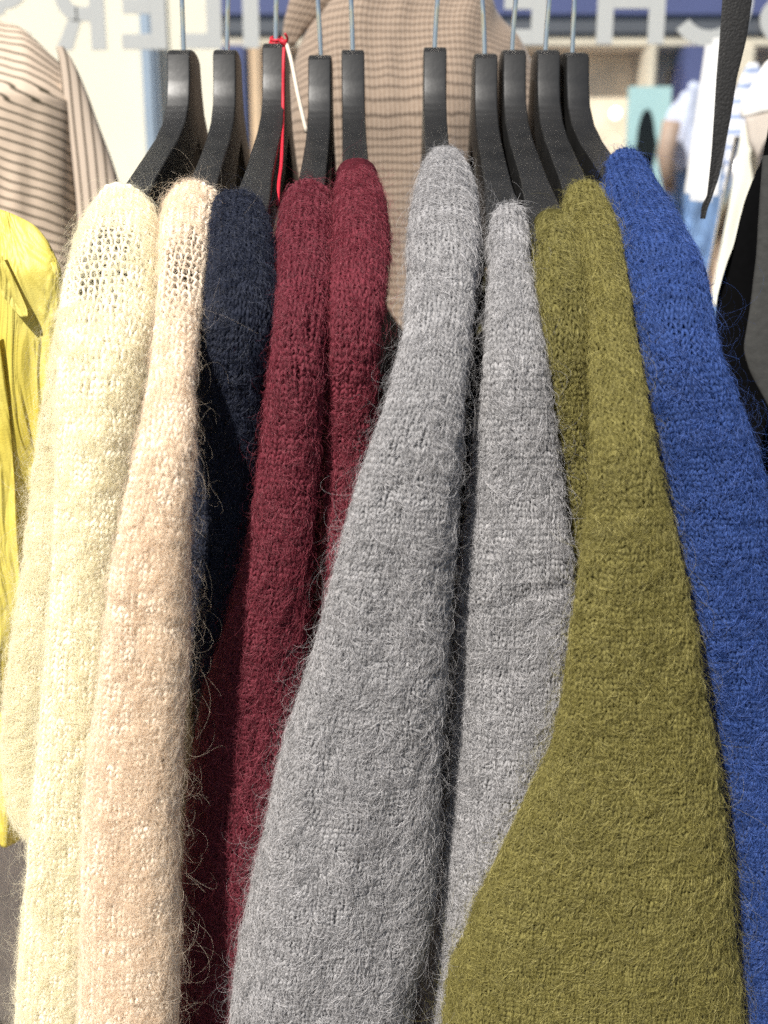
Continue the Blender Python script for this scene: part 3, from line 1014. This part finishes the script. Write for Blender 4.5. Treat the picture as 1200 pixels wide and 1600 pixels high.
# yellow satin blouse
m_yel, nt, b = new_mat('yellow_satin')
tc = N(nt, 'ShaderNodeTexCoord'); nz = N(nt, 'ShaderNodeTexNoise'); nz.inputs['Scale'].default_value = 25
nt.links.new(tc.outputs['Object'], nz.inputs['Vector'])
nt.links.new(ramp(nt, nz.outputs[0], [(0.3, (0.60, 0.48, 0.06)), (0.7, (0.66, 0.57, 0.14))]), b.inputs['Base Color'])
b.inputs['Roughness'].default_value = 0.5
mp = N(nt, 'ShaderNodeMapping'); mp.inputs['Scale'].default_value = (60, 60, 14)
nw = N(nt, 'ShaderNodeTexNoise'); nw.inputs['Scale'].default_value = 1.0; nw.inputs['Detail'].default_value = 3; nw.inputs['Distortion'].default_value = 1.2
nv = N(nt, 'ShaderNodeTexNoise'); nv.inputs['Scale'].default_value = 1400
nt.links.new(tc.outputs['Object'], mp.inputs['Vector']); nt.links.new(mp.outputs[0], nw.inputs['Vector']); nt.links.new(tc.outputs['Object'], nv.inputs['Vector'])
ridge = math_n(nt, 'ABSOLUTE', math_n(nt, 'SUBTRACT', nw.outputs[0], 0.5))
hh = math_n(nt, 'ADD', ridge, math_n(nt, 'MULTIPLY', nv.outputs[0], 0.015))
bp = N(nt, 'ShaderNodeBump'); bp.inputs['Strength'].default_value = 0.8; bp.inputs['Distance'].default_value = 0.012
nt.links.new(hh, bp.inputs['Height']); nt.links.new(bp.outputs[0], b.inputs['Normal'])
YY = 0.47
yel = empty('yellow_blouse', tuple(pix(20, 1200, YY)), 'bright yellow satin blouse with a tied band at the left edge', 'blouse')
lf = Loft([(324, -60, 0), (334, -90, 28), (352, -110, 52), (380, -120, 72), (420, -125, 88), (480, -128, 92), (600, -130, 84), (800, -130, 80), (1000, -130, 62), (1200, -130, 50), (1318, -130, 38)],
          lambda y: YY - 0.012 * min(max((y - 324) / 100, 0), 1), flat=0.14, seed=41, relief=0.003, rim=False, smooth=4, pleat=0.0026, wavek=15)
lf.mesh('body', m_yel, yel)
for nm, rows, d in (('tie_band', [(380, -60, -10), (420, -20, 14), (460, 2, 33), (490, 26, 46), (497, 34, 44)], 0.4530),
                    ('tie_end', [(520, -60, -4), (620, -40, 12), (760, -30, 26), (900, -20, 34), (1000, -10, 32), (1100, -20, 24)], 0.4555)):
    Loft(rows, lambda y, d=d: d, flat=0.12, seed=43 + len(rows), rim=False, smooth=3, relief=0.001, pleat=0.0012, wavek=14).mesh(nm, m_yel, yel)

# black garment at the right edge
m_blk = plain('black_cloth', (0.0022, 0.0022, 0.0025), 0.9, noise=0.2, scale=300, spec=0.05)
m_char = plain('charcoal_cloth', (0.038, 0.038, 0.036), 0.9, noise=0.15, scale=300, bump=0.3)
blk = empty('black_dress', tuple(pix(1190, 900, 0.5)), 'black dress with charcoal panel at the right edge behind the blue sweater', 'dress')
lf = Loft([(185, 1198, 1240), (250, 1183, 1300), (330, 1160, 1330), (400, 1138, 1350), (460, 1124, 1360), (560, 1118, 1365), (800, 1115, 1370), (1200, 1115, 1370)], lambda y: 0.52, flat=0.25, seed=51, rim=False, relief=0.003, smooth=4, wave=0.002, wavek=6)
lf.mesh('skirt', m_blk, blk)
lf = Loft([(240, 1196, 1290), (300, 1192, 1300), (400, 1184, 1300), (480, 1172, 1300), (545, 1160, 1300), (575, 1168, 1300), (610, 1186, 1300), (650, 1208, 1290)], lambda y: 0.478, flat=0.2, seed=52, rim=False, relief=0.001, smooth=4)
lf.mesh('panel', m_char, blk)
# black tie strap in front
m_strap = plain('black_grosgrain', (0.014, 0.013, 0.012), 0.55, noise=0.4, scale=900, bump=0.4)
st_rows = [(-60, 1132, 1184), (0, 1128, 1176), (60, 1124, 1167), (120, 1119, 1152), (180, 1115, 1143), (240, 1111, 1132), (280, 1107, 1123), (308, 1104, 1113), (316, 1098, 1110), (326, 1095, 1106), (343, 1094, 1102)]
stp = Loft(st_rows, lambda y: 0.50, flat=0.08, seed=61, rim=False, relief=0.0004, smooth=2, step=3)
tag(stp.mesh('black_strap', m_strap, None), 'black tapered fabric strap hanging down at the upper right', 'strap')

# white blouse with ruffled edge, pale shirts and a white card behind the strap
m_wh = plain('white_cotton', (0.82, 0.80, 0.76), 0.8, noise=0.03)
m_lav = plain('lavender_cotton', (0.56, 0.58, 0.74), 0.85, noise=0.06)
m_den = plain('denim', (0.16, 0.26, 0.48), 0.85, noise=0.2, scale=60)
m_palecream = plain('pale_cream', (0.78, 0.78, 0.68), 0.8, noise=0.03)
wb = empty('white_blouse', tuple(pix(1190, 300, 0.9)), 'white blouse with a wavy hem at the upper right corner', 'blouse')
Loft([(95, 1205, 1260), (120, 1186, 1270), (140, 1172, 1280), (156, 1160, 1290), (166, 1162, 1300)], lambda y: 0.88, flat=0.25, seed=62, rim=False, relief=0.003, smooth=2, step=2, wave=0.002, wavek=12).mesh('ruffle', m_wh, wb)
Loft([(150, 1175, 1280), (180, 1166, 1290), (215, 1172, 1290), (240, 1185, 1290), (300, 1190, 1300)], lambda y: 0.92, flat=0.25, seed=63, rim=False, smooth=2, step=3).mesh('body', plain('nude_lining', (0.62, 0.56, 0.50), 0.8), wb)
lf = Loft([(195, 1160, 1195), (260, 1148, 1190), (330, 1138, 1175), (400, 1124, 1165), (480, 1108, 1150)], lambda y: 0.95, flat=0.2, seed=64, rim=False, smooth=3)
tag(lf.mesh('cream_scarf', m_palecream, None), 'pale cream scarf hanging left of the black dress', 'scarf')
pole = tube('chrome_pole', [pix(1160, 215, 1.15), pix(1143, 300, 1.15), pix(1112, 460, 1.15)], 0.009, m_chrome, None, 16)
tag(pole, 'slim leaning metal pole behind the black strap', 'pole')


def build_blue_stripe(nt, b, uv, u, v):
    h = line_mask(nt, v, 0.017, 0.25)
    nt.links.new(mixc(nt, h, (0.78, 0.80, 0.86), (0.30, 0.38, 0.58)), b.inputs['Base Color'])


lf = Loft([(98, 1172, 1182), (115, 1162, 1190), (150, 1148, 1200), (200, 1138, 1200), (300, 1128, 1195), (360, 1122, 1190)], lambda y: 1.30, flat=0.25, seed=66, rim=False, smooth=3)
tag(lf.mesh('striped_shirt', cloth_uv_mat('blue_stripe', build_blue_stripe, 0.8), None), 'white shirt with pale blue stripes hanging right of the black strap', 'shirt')
# white card with rounded corners
bm = bmesh.new()
c = [pix(1104, 60, 1.36), pix(1145, 60, 1.36), pix(1120, 316, 1.36), pix(1068, 312, 1.36)]
f = bm.faces.new([bm.verts.new(v) for v in c])
bmesh.ops.bevel(bm, geom=bm.verts[:], offset=0.008, segments=4, affect='VERTICES')
bmesh.ops.solidify(bm, geom=bm.faces[:], thickness=0.002)
tag(bm_obj('white_card', bm, m_whitep), 'tall white card with rounded corners behind the black strap', 'card')
# pale shirt and jeans on a figure in the street window
fig = empty('mannequin', tuple(pix(1070, 420, 3.6)), 'blurred figure in pale lavender shirt and jeans outside the window', 'mannequin')
Loft([(128, 1085, 1110), (140, 1068, 1128), (165, 1050, 1140), (200, 1040, 1146), (245, 1035, 1148), (262, 1048, 1146)], lambda y: 3.5, flat=0.4, bmax=0.12, seed=67, rim=False, relief=0.01, smooth=2, step=4).mesh('shirt', m_lav, fig)
Loft([(255, 1050, 1144), (320, 1046, 1148), (420, 1046, 1148), (560, 1050, 1146)], lambda y: 3.52, flat=0.4, bmax=0.1, seed=68, rim=False, relief=0.01, smooth=2, step=6).mesh('jeans', m_den, fig)
tube('arm', [pix(1050, 190, 3.45), pix(1040, 240, 3.45), pix(1046, 300, 3.45)], [0.03, 0.028, 0.02], plain('mannequin_skin', (0.35, 0.24, 0.19), 0.6), fig)

# ------------------------------------------------------------------ red thread and tag string at the third hanger
m_red = plain('red_thread', (0.55, 0.012, 0.03), 0.6, noise=0.2, scale=900)
m_str3 = plain('tag_string', (0.72, 0.62, 0.50), 0.6, noise=0.1, scale=600)
rt = empty('red_thread', tuple(pix(440, 66, HY - 0.012)), 'red thread knotted round a hook and hanging down the black hanger', 'thread')
D = HY - 0.018
ring = [pix(431 + 9 * math.cos(t), 66 + 3 * math.sin(t), HY - 0.004 * math.sin(t)) for t in np.linspace(0, 2 * math.pi, 14)]
tube('loop', ring, 0.0007, m_red, rt, 8)
tube('loop', [q + np.array([0.0004, 0, 0.0016]) for q in ring], 0.0007, m_red, rt, 8)
tube('knot', [pix(438, 63, D), pix(443, 66, D - 0.001), pix(447, 71, D), pix(444, 76, D)], [0.0009, 0.0016, 0.0014, 0.0009], m_red, rt, 8)
tube('loose_end', spline([pix(446, 70, D), pix(449, 60, D - 0.002), pix(445, 52, D - 0.003)], 10), 0.0006, m_red, rt, 8)
tube('loose_end', spline([pix(444, 72, D), pix(443, 100, D - 0.004), pix(442, 180, D - 0.012), pix(440, 250, D - 0.06), pix(436, 285, D - 0.085), pix(434, 322, D - 0.098)], 40), 0.0008, m_red, rt, 8)
ts = tube('tag_string', spline([pix(447, 66, D), pix(455, 95, D - 0.004), pix(466, 150, D - 0.01), pix(479, 207, D - 0.014)], 24), 0.0010, m_str3, None, 8)
tag(ts, 'stiff pale tag string hanging from the red knot', 'string')
